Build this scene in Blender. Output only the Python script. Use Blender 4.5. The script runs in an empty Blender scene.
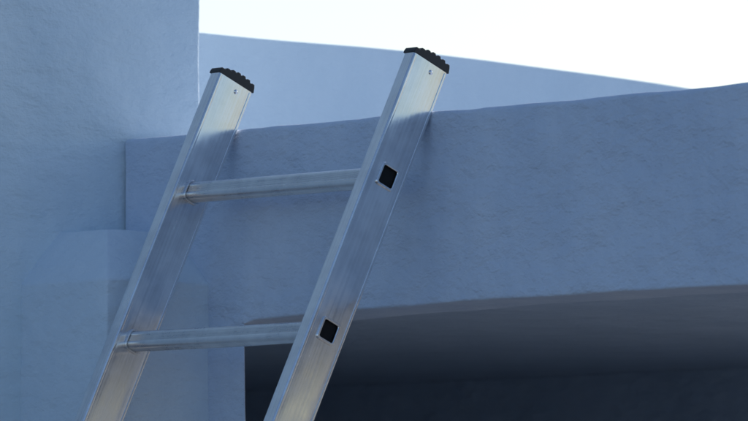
import bpy, bmesh, math
from mathutils import Vector, noise, Matrix
S=bpy.context.scene
S.view_settings.view_transform='Standard'; S.view_settings.look='None'; S.view_settings.exposure=0
R=math.radians
ZP=2.1
H=ZP+.1575
X0=-.7302; XJ=-.3656; XR=1.62

# ---------------- materials ----------------
def nodes(name):
    m=bpy.data.materials.new(name); m.use_nodes=True
    nt=m.node_tree; b=nt.nodes['Principled BSDF']; return m,nt,b
def plaster(name,c1,c2,bump=1.0):
    m,nt,b=nodes(name); L=nt.links.new
    g=nt.nodes.new('ShaderNodeNewGeometry')
    def nz(scale,det=5,rough=.55,vec=None):
        n=nt.nodes.new('ShaderNodeTexNoise'); n.inputs['Scale'].default_value=scale
        n.inputs['Detail'].default_value=det; n.inputs['Roughness'].default_value=rough
        L(vec or g.outputs['Position'],n.inputs['Vector']); return n
    mp=nt.nodes.new('ShaderNodeMapping'); mp.inputs['Scale'].default_value=(1,1,.5)
    L(g.outputs['Position'],mp.inputs['Vector'])
    big=nz(4.2,6,.7,mp.outputs[0])
    r=nt.nodes.new('ShaderNodeValToRGB'); r.color_ramp.elements[0].position=.34; r.color_ramp.elements[1].position=.66
    r.color_ramp.elements[0].color=(*c1,1); r.color_ramp.elements[1].color=(*c2,1)
    L(big.outputs[0],r.inputs[0])
    mp2=nt.nodes.new('ShaderNodeMapping'); mp2.inputs['Scale'].default_value=(.7,.7,1.3); mp2.inputs['Rotation'].default_value=(.2,.35,0)
    L(g.outputs['Position'],mp2.inputs['Vector'])
    br=nz(13,6,.60,mp2.outputs[0]); gr=nz(210,1,.6)
    def bm(src,dist,prev=None,st=1):
        bn=nt.nodes.new('ShaderNodeBump'); bn.inputs['Distance'].default_value=dist; bn.inputs['Strength'].default_value=st
        L(src,bn.inputs['Height']); 
        if prev: L(prev,bn.inputs['Normal'])
        return bn.outputs[0]
    n=bm(br.outputs[0],.024*bump); n=bm(gr.outputs[0],.0011*bump,n)
    L(n,b.inputs['Normal']); L(r.outputs[0],b.inputs['Base Color']); b.inputs['Roughness'].default_value=.85
    b.inputs['Specular IOR Level'].default_value=.2
    return m
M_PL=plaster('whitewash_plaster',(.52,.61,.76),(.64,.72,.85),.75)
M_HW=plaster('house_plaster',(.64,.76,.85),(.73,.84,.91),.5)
M_PI=plaster('pier_plaster',(.62,.72,.82),(.71,.80,.88),.55)
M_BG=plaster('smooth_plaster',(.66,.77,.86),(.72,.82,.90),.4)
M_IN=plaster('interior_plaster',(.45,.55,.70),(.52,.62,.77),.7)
M_GR=plaster('terrace_ground',(.28,.28,.27),(.36,.35,.34),2)

def metal(name,base,rough,axis,dirt=.20):
    m,nt,b=nodes(name); L=nt.links.new
    tc=nt.nodes.new('ShaderNodeTexCoord')
    mp=nt.nodes.new('ShaderNodeMapping'); sc=[260,260,260]; sc[axis]=4; mp.inputs['Scale'].default_value=sc
    L(tc.outputs['Object'],mp.inputs[0])
    n=nt.nodes.new('ShaderNodeTexNoise'); n.inputs['Scale'].default_value=1; n.inputs['Detail'].default_value=2; L(mp.outputs[0],n.inputs['Vector'])
    n2=nt.nodes.new('ShaderNodeTexNoise'); n2.inputs['Scale'].default_value=18; n2.inputs['Detail'].default_value=4; n2.inputs['Roughness'].default_value=.65; L(tc.outputs['Object'],n2.inputs['Vector'])
    rr=nt.nodes.new('ShaderNodeMapRange'); rr.inputs['From Min'].default_value=.3; rr.inputs['From Max'].default_value=.7
    rr.inputs['To Min'].default_value=rough-.07; rr.inputs['To Max'].default_value=rough+.12
    ad=nt.nodes.new('ShaderNodeMath'); ad.operation='MULTIPLY_ADD'; ad.inputs[1].default_value=.4
    hl=nt.nodes.new('ShaderNodeMath'); hl.operation='MULTIPLY'; hl.inputs[1].default_value=.6
    L(n2.outputs[0],hl.inputs[0]); L(n.outputs[0],ad.inputs[0]); L(hl.outputs[0],ad.inputs[2]); L(ad.outputs[0],rr.inputs[0])
    L(rr.outputs[0],b.inputs['Roughness'])
    cr=nt.nodes.new('ShaderNodeValToRGB'); cr.color_ramp.elements[0].position=.38; cr.color_ramp.elements[1].position=.6
    cr.color_ramp.elements[0].color=(base*(1-dirt),base*(1-dirt),base*(1-dirt*.9),1); cr.color_ramp.elements[1].color=(base,base,base,1)
    L(ad.outputs[0],cr.inputs[0]); L(cr.outputs[0],b.inputs['Base Color'])
    b.inputs['Metallic'].default_value=1
    bp=nt.nodes.new('ShaderNodeBump'); bp.inputs['Distance'].default_value=.00014; bp.inputs['Strength'].default_value=.5
    L(n.outputs[0],bp.inputs['Height']); L(bp.outputs[0],b.inputs['Normal'])
    return m
M_AL=metal('brushed_aluminium',.92,.17,2)
M_RG=metal('ribbed_aluminium',.82,.28,0)
M_BK,nt,b=nodes('black_plastic'); b.inputs['Base Color'].default_value=(.010,.010,.011,1); b.inputs['Roughness'].default_value=.5
M_DK,nt,b=nodes('painted_cavity_shade'); b.inputs['Base Color'].default_value=(.006,.006,.007,1); b.inputs['Roughness'].default_value=.9  # near-black colour stands in for the shade inside the hollow rung ends

def mk(name,verts,faces,mat,smooth=True,parent=None,merge=True):
    me=bpy.data.meshes.new(name); me.from_pydata([tuple(v) for v in verts],[],faces); me.update()
    bm=bmesh.new(); bm.from_mesh(me)
    if merge: bmesh.ops.remove_doubles(bm,verts=bm.verts,dist=1e-5)
    bmesh.ops.recalc_face_normals(bm,faces=bm.faces); bm.to_mesh(me); bm.free()
    me.materials.append(mat)
    o=bpy.data.objects.new(name,me); S.collection.objects.link(o)
    if smooth:
        for p in me.polygons: p.use_smooth=True
        try: me.set_sharp_from_angle(angle=R(42))
        except Exception: pass
    if parent: o.parent=parent
    return o
def box(name,a,bb,mat,parent=None,bev=0):
    v=[(x,y,z) for x in (a[0],bb[0]) for y in (a[1],bb[1]) for z in (a[2],bb[2])]
    f=[(0,1,3,2),(4,6,7,5),(0,4,5,1),(2,3,7,6),(0,2,6,4),(1,5,7,3)]
    o=mk(name,v,f,mat,False,parent)
    if bev:
        md=o.modifiers.new('b','BEVEL'); md.width=bev; md.segments=3
    return o
def fn(x,y,z,s,a): return a*noise.noise(Vector((x*s+3.1,y*s-7.7,z*s+1.3)))

# ---------------- parapet wall with arched opening ----------------
def sm(t): t=max(0,min(1,t)); return t*t*(3-2*t)
def arch(x):
    xm=(XJ+XR)/2; hw=(XR-XJ)/2; u=(x-xm)/hw
    if abs(u)>=1: return ZP-.178
    e=hw*(1-abs(u))
    return ZP-.161-.011*u*u-.006*((1-e/.05)**2 if e<.05 else 0)
TH=.17
xs=[]; x=X0+.0038
while x<XJ-.004: xs.append(x); x+=.007
xs.append(XJ)
x=XJ+.004
while x<1.2: xs.append(x); x+=.006
while x<XR-.03: xs.append(x); x+=.03
xs.append(XR); x=XR+.05
while x<3.2: xs.append(x); x+=.1
verts=[];faces=[]
def disp(x,z): return fn(x,0,z,3.2,.008)+fn(x,2,z,11,.0035)
for i,x in enumerate(xs):
    za=arch(x)+(0 if x<=XJ or x>=XR else fn(x,5,0,9,.0022))
    top=H+fn(x,9,0,4,.003)+fn(x,9,0,16,.0015)
    rl=.005*sm((x-XJ)/.03)*sm((XR-x)/.03)
    rt=.009
    P=[(TH,za),(TH*.5,za),(rl+.0001,za)]
    for k in range(1,5):
        a=k/4*math.pi/2; P.append((rl-rl*math.sin(a),za+rl-rl*math.cos(a)))
    n=44
    for k in range(1,n): P.append((0,za+rl+(top-rt-za-rl)*k/n))
    for k in range(0,6):
        a=k/5*math.pi/2; P.append((rt-rt*math.cos(a),top-rt+rt*math.sin(a)))
    P+= [(TH*.35,top+.001),(TH*.7,top),(TH-.01,top-.003),(TH,top-.015),(TH,top-.2)]
    base=len(verts); cnt=len(P)
    for (y,z) in P:
        w=1-min(1,y/TH)
        verts.append((x,y+disp(x,z)*w,z))
    if i:
        for k in range(cnt):
            k2=(k+1)%cnt
            faces.append((base+k,base+k2,base-cnt+k2,base-cnt+k))
    else: faces.append(tuple(base+k for k in range(cnt)))
def column(xl,zt,splay):
    nz=40
    cols=[]
    for x in xl:
        col=[]
        for k in range(nz+1):
            z=zt-(zt+.05)*k/nz if k else arch(x)
            col.append(len(verts)); verts.append((x,disp(x,z),z))
        cols.append(col)
    xe=xl[-1] if splay<0 else xl[0]
    jc=[]
    for (dx,dy) in ((0,0),(splay*.012,.004),(splay*.6,.10),(splay,TH+.02)):
        col=[]
        for k in range(nz+1):
            z=zt-(zt+.05)*k/nz if k else arch(xe)
            col.append(len(verts)); verts.append((xe+dx,dy+disp(xe,z)*(1 if dy<.05 else 0),z))
        jc.append(col)
    for CC in (cols,jc):
        for a,bq in zip(CC,CC[1:]):
            for k in range(nz): faces.append((a[k],bq[k],bq[k+1],a[k+1]))
column([v for v in xs if v<=XJ],arch(XJ),-.34)
column([v for v in xs if v>=XR],arch(XR),.3)
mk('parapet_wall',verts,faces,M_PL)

# ---------------- porch room behind the arch (open at its far end) ----------------
room=bpy.data.objects.new('porch_room',None); S.collection.objects.link(room)
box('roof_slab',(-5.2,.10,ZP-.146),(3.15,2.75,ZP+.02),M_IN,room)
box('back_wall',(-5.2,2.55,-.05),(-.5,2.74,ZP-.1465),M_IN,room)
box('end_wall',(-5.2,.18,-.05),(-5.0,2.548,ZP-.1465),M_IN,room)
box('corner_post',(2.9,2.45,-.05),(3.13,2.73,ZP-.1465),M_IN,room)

# ---------------- house at left (wall facing +X) ----------------
verts=[];faces=[]
YE=.171; rc=.008; HT=4.6
prof=[(-5.2,YE)]+[(X0-rc-.4*k,YE) for k in (3,2,1,0)]
for k in range(1,7):
    a=k/6*math.pi/2; prof.append((X0-rc+rc*math.sin(a),YE-rc+rc*math.cos(a)))
y=YE-rc-.015
while y>-.75: prof.append((X0,y)); y-=.015
while y>-2.5: prof.append((X0,y)); y-=.2
prof+=[(X0,-2.6),(-5.2,-2.6)]
zs=[-.05,.5,1,1.4]; z=1.6
while z<2.75: zs.append(z); z+=.015
zs+=[3,3.5,4,HT]
c=len(prof)
for j,z in enumerate(zs):
    for (x,y) in prof:
        d=fn(0,y,z,2.6,.010)+fn(4,y,z,10,.003)
        dx=d-.004 if x>X0-rc*1.01 else 0
        if 0<=y<=TH and z<H+.02: dx=min(dx,.0)
        verts.append((x+dx,y,z))
    if j:
        for k in range(c):
            k2=(k+1)%c; faces.append((j*c+k,j*c+k2,(j-1)*c+k2,(j-1)*c+k))
faces.append(tuple((len(zs)-1)*c+k for k in range(c)))
mk('whitewashed_house',verts,faces,M_HW)

# ---------------- pier with weathered (sloped) cap ----------------
XP=-.4715; YF=-.2167; zb=ZP-.103; zt=ZP-.0086
xi=X0+.135; yi=-.1322
bm=bmesh.new()
def V(*p): return bm.verts.new(p)
A=[V(X0-.02,.03,-.05),V(XP,.03,-.05),V(XP,YF,-.05),V(X0-.02,YF,-.05)]
B=[V(X0-.02,.03,zb),V(XP,.03,zb-.004),V(XP,YF,zb),V(X0-.02,YF,zb)]
T=[V(X0-.02,.03,zt+.004),V(xi,.03,zt),V(xi,yi,zt-.002),V(X0-.02,yi,zt)]
for k in range(4):
    k2=(k+1)%4
    bm.faces.new((A[k],A[k2],B[k2],B[k])); bm.faces.new((B[k],B[k2],T[k2],T[k]))
bm.faces.new(T); bm.faces.new(A[::-1])
bmesh.ops.recalc_face_normals(bm,faces=bm.faces)
bmesh.ops.bevel(bm,geom=[e for e in bm.edges],offset=.0035,segments=3,affect='EDGES',profile=.5)
bmesh.ops.triangulate(bm,faces=bm.faces)
for it in range(3): bmesh.ops.subdivide_edges(bm,edges=[e for e in bm.edges if e.calc_length()>.03],cuts=1)
bmesh.ops.triangulate(bm,faces=bm.faces)
bm.normal_update()
for v in bm.verts:
    p=v.co.copy(); v.co+=v.normal*(fn(p.x,p.y,p.z,7,.004)+fn(p.x,p.y,p.z,20,.0012))
me=bpy.data.meshes.new('masonry_pier'); bm.to_mesh(me); bm.free(); me.materials.append(M_PI)
for p in me.polygons: p.use_smooth=True
me.set_sharp_from_angle(angle=R(50))
o=bpy.data.objects.new('masonry_pier',me); S.collection.objects.link(o)

# ---------------- sloping wall on the roof behind ----------------
verts=[];faces=[]
def topz(y):
    pts=[(.1,.412),(.51,.4034),(1.04,.3897),(1.6,.360),(1.95,.328),(2.5,.24),(3.2,.1)]
    for (a,za),(b_,zb_) in zip(pts,pts[1:]):
        if y<=b_: return ZP+za+(zb_-za)*(y-a)/(b_-a)
    return ZP+.1
ys=[.13+.03*k for k in range(101)]
for i,y in enumerate(ys):
    t=sum(topz(min(3.2,max(.1,y+d))) for d in (-.15,-.08,0,.08,.15))/5+fn(0,y,0,3,.003)
    X1=-1.2; P=[(X1,ZP-.1),(X1,t-.3),(X1,t-.15),(X1,t-.03),(X1-.002,t-.002),(X1-.006,t),(X1-.2,t-.012),(X1-.22,t-.02),(X1-.22,ZP-.1)]
    b0=len(verts); cn=len(P)
    for (x,z) in P: verts.append((x+fn(x,y,z,3,.006),y,z))
    if i:
        for k in range(cn):
            k2=(k+1)%cn; faces.append((b0+k,b0+k2,b0-cn+k2,b0-cn+k))
    else: faces.append(tuple(range(cn)))
faces.append(tuple(b0+k for k in range(cn)))
mk('rooftop_wall',verts,faces,M_BG)

# ---------------- ground ----------------
mk('ground',[(-600,-600,0),(600,-600,0),(600,600,0),(-600,600,0)],[(0,1,2,3)],M_GR,False)

# ---------------- ladder ----------------
al=math.atan(.472)
lad=bpy.data.objects.new('ladder',None); S.collection.objects.link(lad)
lad.location=(0,.0018,H-.0012); lad.rotation_euler=(-al,0,0)
RW=.028; RD=.077; TOP=.076; BOT=-2.465
XL=-.392; XRr=.1603
def rrect(w,d,r,n=5,cx=0,cy=0):
    out=[]
    for (sx,sy,a0) in ((1,1,0),(-1,1,90),(-1,-1,180),(1,-1,270)):
        for k in range(n+1):
            a=R(a0+90*k/n); out.append((cx+sx*(w/2-r)+r*math.cos(a),cy+sy*(d/2-r)+r*math.sin(a)))
    return out
def tube(name,prof_o,prof_i,z0,z1,axis,mat,parent):
    vs=[];fs=[];n=len(prof_o)
    def put(p,z): 
        vs.append((p[0],p[1],z) if axis=='z' else (z,p[0],p[1]))
    for z in (z0,z1):
        for p in prof_o: put(p,z)
    for z in (z0,z1):
        for p in prof_i: put(p,z)
    for k in range(n):
        k2=(k+1)%n
        fs.append((k,k2,n+k2,n+k)); fs.append((2*n+k,3*n+k,3*n+k2,2*n+k2))
        fs.append((k,2*n+k,2*n+k2,k2)); fs.append((n+k,n+k2,3*n+k2,3*n+k))
    return mk(name,vs,fs,mat,True,parent)
rung_t=[-.141-.286*k for k in range(8)]
def prism(name,pr,x0,x1,mat,parent):
    vs=[(x0,p[0],p[1]) for p in pr]+[(x1,p[0],p[1]) for p in pr]; n=len(pr)
    fs=[tuple(range(n)),tuple(range(n,2*n))]+[(k,(k+1)%n,n+(k+1)%n,n+k) for k in range(n)]
    return mk(name,vs,fs,mat,True,parent)
yc=-RD/2
cv=[];cf=[]
for t in rung_t:
    pr=rrect(.0312,.0332,.0035,5,yc,t); n=len(pr); b0=len(cv)
    cv+=[(-.6,p[0],p[1]) for p in pr]+[(.4,p[0],p[1]) for p in pr]
    cf+=[tuple(b0+k for k in range(n)),tuple(b0+n+k for k in range(n))]+[(b0+k,b0+(k+1)%n,b0+n+(k+1)%n,b0+n+k) for k in range(n)]
cut=mk('cutter',cv,cf,M_AL,False,None)
def railprof(cx,inner=False):
    if inner: return rrect(RW-.004,RD-.004,.002,5,cx,yc)
    return rrect(RW,RD,.0035,5,cx,yc)
for i,xf in enumerate((XL,XRr)):
    cx=xf-RW/2
    r=tube('rail_%d'%(i+1),railprof(cx),railprof(cx,True),BOT,TOP,'z',M_AL,None)
    md=r.modifiers.new('cut','BOOLEAN'); md.object=cut; md.operation='DIFFERENCE'; md.solver='EXACT'
    dg=bpy.context.evaluated_depsgraph_get(); ev=r.evaluated_get(dg); me=bpy.data.meshes.new_from_object(ev)
    r.modifiers.clear(); r.data=me; me.set_sharp_from_angle(angle=R(35))
    r.parent=lad
    for sx in (0,1):
        for yy in (-RD+.0045,-.0045):
            xo=xf-.0004 if sx==0 else xf-RW+.0004
            tube('edge_bead',rrect(.0022,.005,.0009,3,xo,yy),rrect(.001,.003,.0004,3,xo,yy),BOT+.002,TOP-.006,'z',M_AL,lad)
    pts=[]; y0=-RD-.0015; y1=.0015; nt_=7
    def arcz(y): u=(y-(y0+y1)/2)/((y1-y0)/2); return TOP+.0045+.0085*(1-u*u)+.0025*u
    pts.append((y0,TOP-.003)); 
    for k in range(nt_):
        a=y0+(y1-y0)*k/nt_; b_=y0+(y1-y0)*(k+1)/nt_
        pts+=[(a+.0002,arcz(a)-.0005),(a+.0018,arcz((a+b_)/2)+.0022),(b_-.0045,arcz((a+b_)/2)+.0022),(b_-.0024,arcz(b_)-.0006)]
    pts.append((y1,TOP-.003))
    xa,xb=cx-RW/2-.0015,cx+RW/2+.0015; n=len(pts)
    vs=[(xa,p[0],p[1]) for p in pts]+[(xb,p[0],p[1]) for p in pts]
    fs=[tuple(range(n)),tuple(range(n,2*n))]+[(k,(k+1)%n,n+(k+1)%n,n+k) for k in range(n)]
    cp=mk('end_cap_%d'%(i+1),vs,fs,M_BK,False,lad)
    bv=cp.modifiers.new('b','BEVEL'); bv.width=.0007; bv.segments=2; bv.limit_method='ANGLE'
    ft=box('foot_%d'%(i+1),(cx-RW/2-.003,-RD-.003,BOT-.045),(cx+RW/2+.003,.003,BOT+.05),M_BK,lad,.004)
    for zz,yy in ((TOP-.018,yc+.006),):
        bmr=bmesh.new(); bmesh.ops.create_uvsphere(bmr,u_segments=16,v_segments=8,radius=.0042)
        for v in bmr.verts: v.co=Vector((v.co.x*.6+xf,v.co.y+yy,v.co.z+zz))
        mer=bpy.data.meshes.new('rivet'); bmr.to_mesh(mer); bmr.free(); mer.materials.append(M_AL)
        for p in mer.polygons: p.use_smooth=True
        ro=bpy.data.objects.new('rivet',mer); S.collection.objects.link(ro); ro.parent=lad
bpy.data.objects.remove(cut)
def rungprof(w,d,r,t,flute=0):
    base=rrect(w,d,r,6,yc,t); out=[]
    n=len(base)
    for k in range(n):
        a=Vector(base[k]); b_=Vector(base[(k+1)%n]); Ln=(b_-a).length
        out.append(tuple(a))
        if Ln>.006:
            nn=Vector((b_.y-a.y,a.x-b_.x)).normalized(); m=12
            for j in range(1,m):
                q=a+(b_-a)*j/m+nn*(flute if j%2 else 0); out.append(tuple(q))
    return out
for k,t in enumerate(rung_t):
    x0=XL-RW+.006; x1=XRr-.006
    tube('rung_%d'%(k+1),rungprof(.030,.032,.0095,t,-.0007),rungprof(.026,.028,.0075,t),x0,x1,'x',M_RG,lad)
    for (a,b_) in ((XRr-.0005,XRr+.0032),(XL-RW-.0032,XL-RW+.0005)):
        o=tube('collar',rrect(.0385,.0405,.0055,6,yc,t),rrect(.0290,.0310,.0032,6,yc,t),a,b_,'x',M_AL,lad)
        bv=o.modifiers.new('b','BEVEL'); bv.width=.0013; bv.segments=2; bv.limit_method='ANGLE'
    for (a,b_) in ((XL-.0005,XL+.004),(XRr-RW-.004,XRr-RW+.0005)):
        o=tube('flange',rrect(.037,.039,.011,6,yc,t),rrect(.0296,.0316,.009,6,yc,t),a,b_,'x',M_RG,lad)
        bv=o.modifiers.new('b','BEVEL'); bv.width=.0012; bv.segments=2; bv.limit_method='ANGLE'
    prism('painted_hole_shade',rrect(.0306,.0326,.0032,6,yc,t),XRr-.0056,XRr-.0030,M_DK,lad)  # added dark blocks at both rung ends, painting the shade of the open tube
    prism('painted_hole_shade',rrect(.0306,.0326,.0032,6,yc,t),XL-RW+.0030,XL-RW+.0056,M_DK,lad)

# ---------------- light ----------------
sv=Vector((-.22,.97,0)).normalized(); el=R(30)
w=bpy.data.worlds.new('World'); S.world=w; w.use_nodes=True
bg=w.node_tree.nodes['Background']; sk=w.node_tree.nodes.new('ShaderNodeTexSky'); sk.sky_type='NISHITA'
sk.sun_disc=False; sk.sun_elevation=el; sk.sun_rotation=math.atan2(sv.x,sv.y); sk.air_density=1.0; sk.dust_density=1.4; sk.ozone_density=3.0
w.node_tree.links.new(sk.outputs[0],bg.inputs[0]); bg.inputs[1].default_value=.15
sd=bpy.data.lights.new('sun','SUN'); sd.energy=2.5; sd.angle=R(.5); sd.color=(1,.93,.84)
so=bpy.data.objects.new('sun',sd); S.collection.objects.link(so)
d=Vector((sv.x*math.cos(el),sv.y*math.cos(el),math.sin(el)))
so.rotation_euler=d.to_track_quat('Z','Y').to_euler()

# ---------------- camera ----------------
cd=bpy.data.cameras.new('camera'); cam=bpy.data.objects.new('camera',cd); S.collection.objects.link(cam); S.camera=cam
f=Vector((-.7973,.6008,.0576)).normalized()
cam.location=Vector((0,0,ZP))-f*12.6
cam.rotation_euler=f.to_track_quat('-Z','Y').to_euler()
cd.sensor_width=36; cd.lens=361; cd.clip_end=2000; cd.clip_start=.1
cd.dof.use_dof=True; cd.dof.focus_distance=12.65; cd.dof.aperture_fstop=11
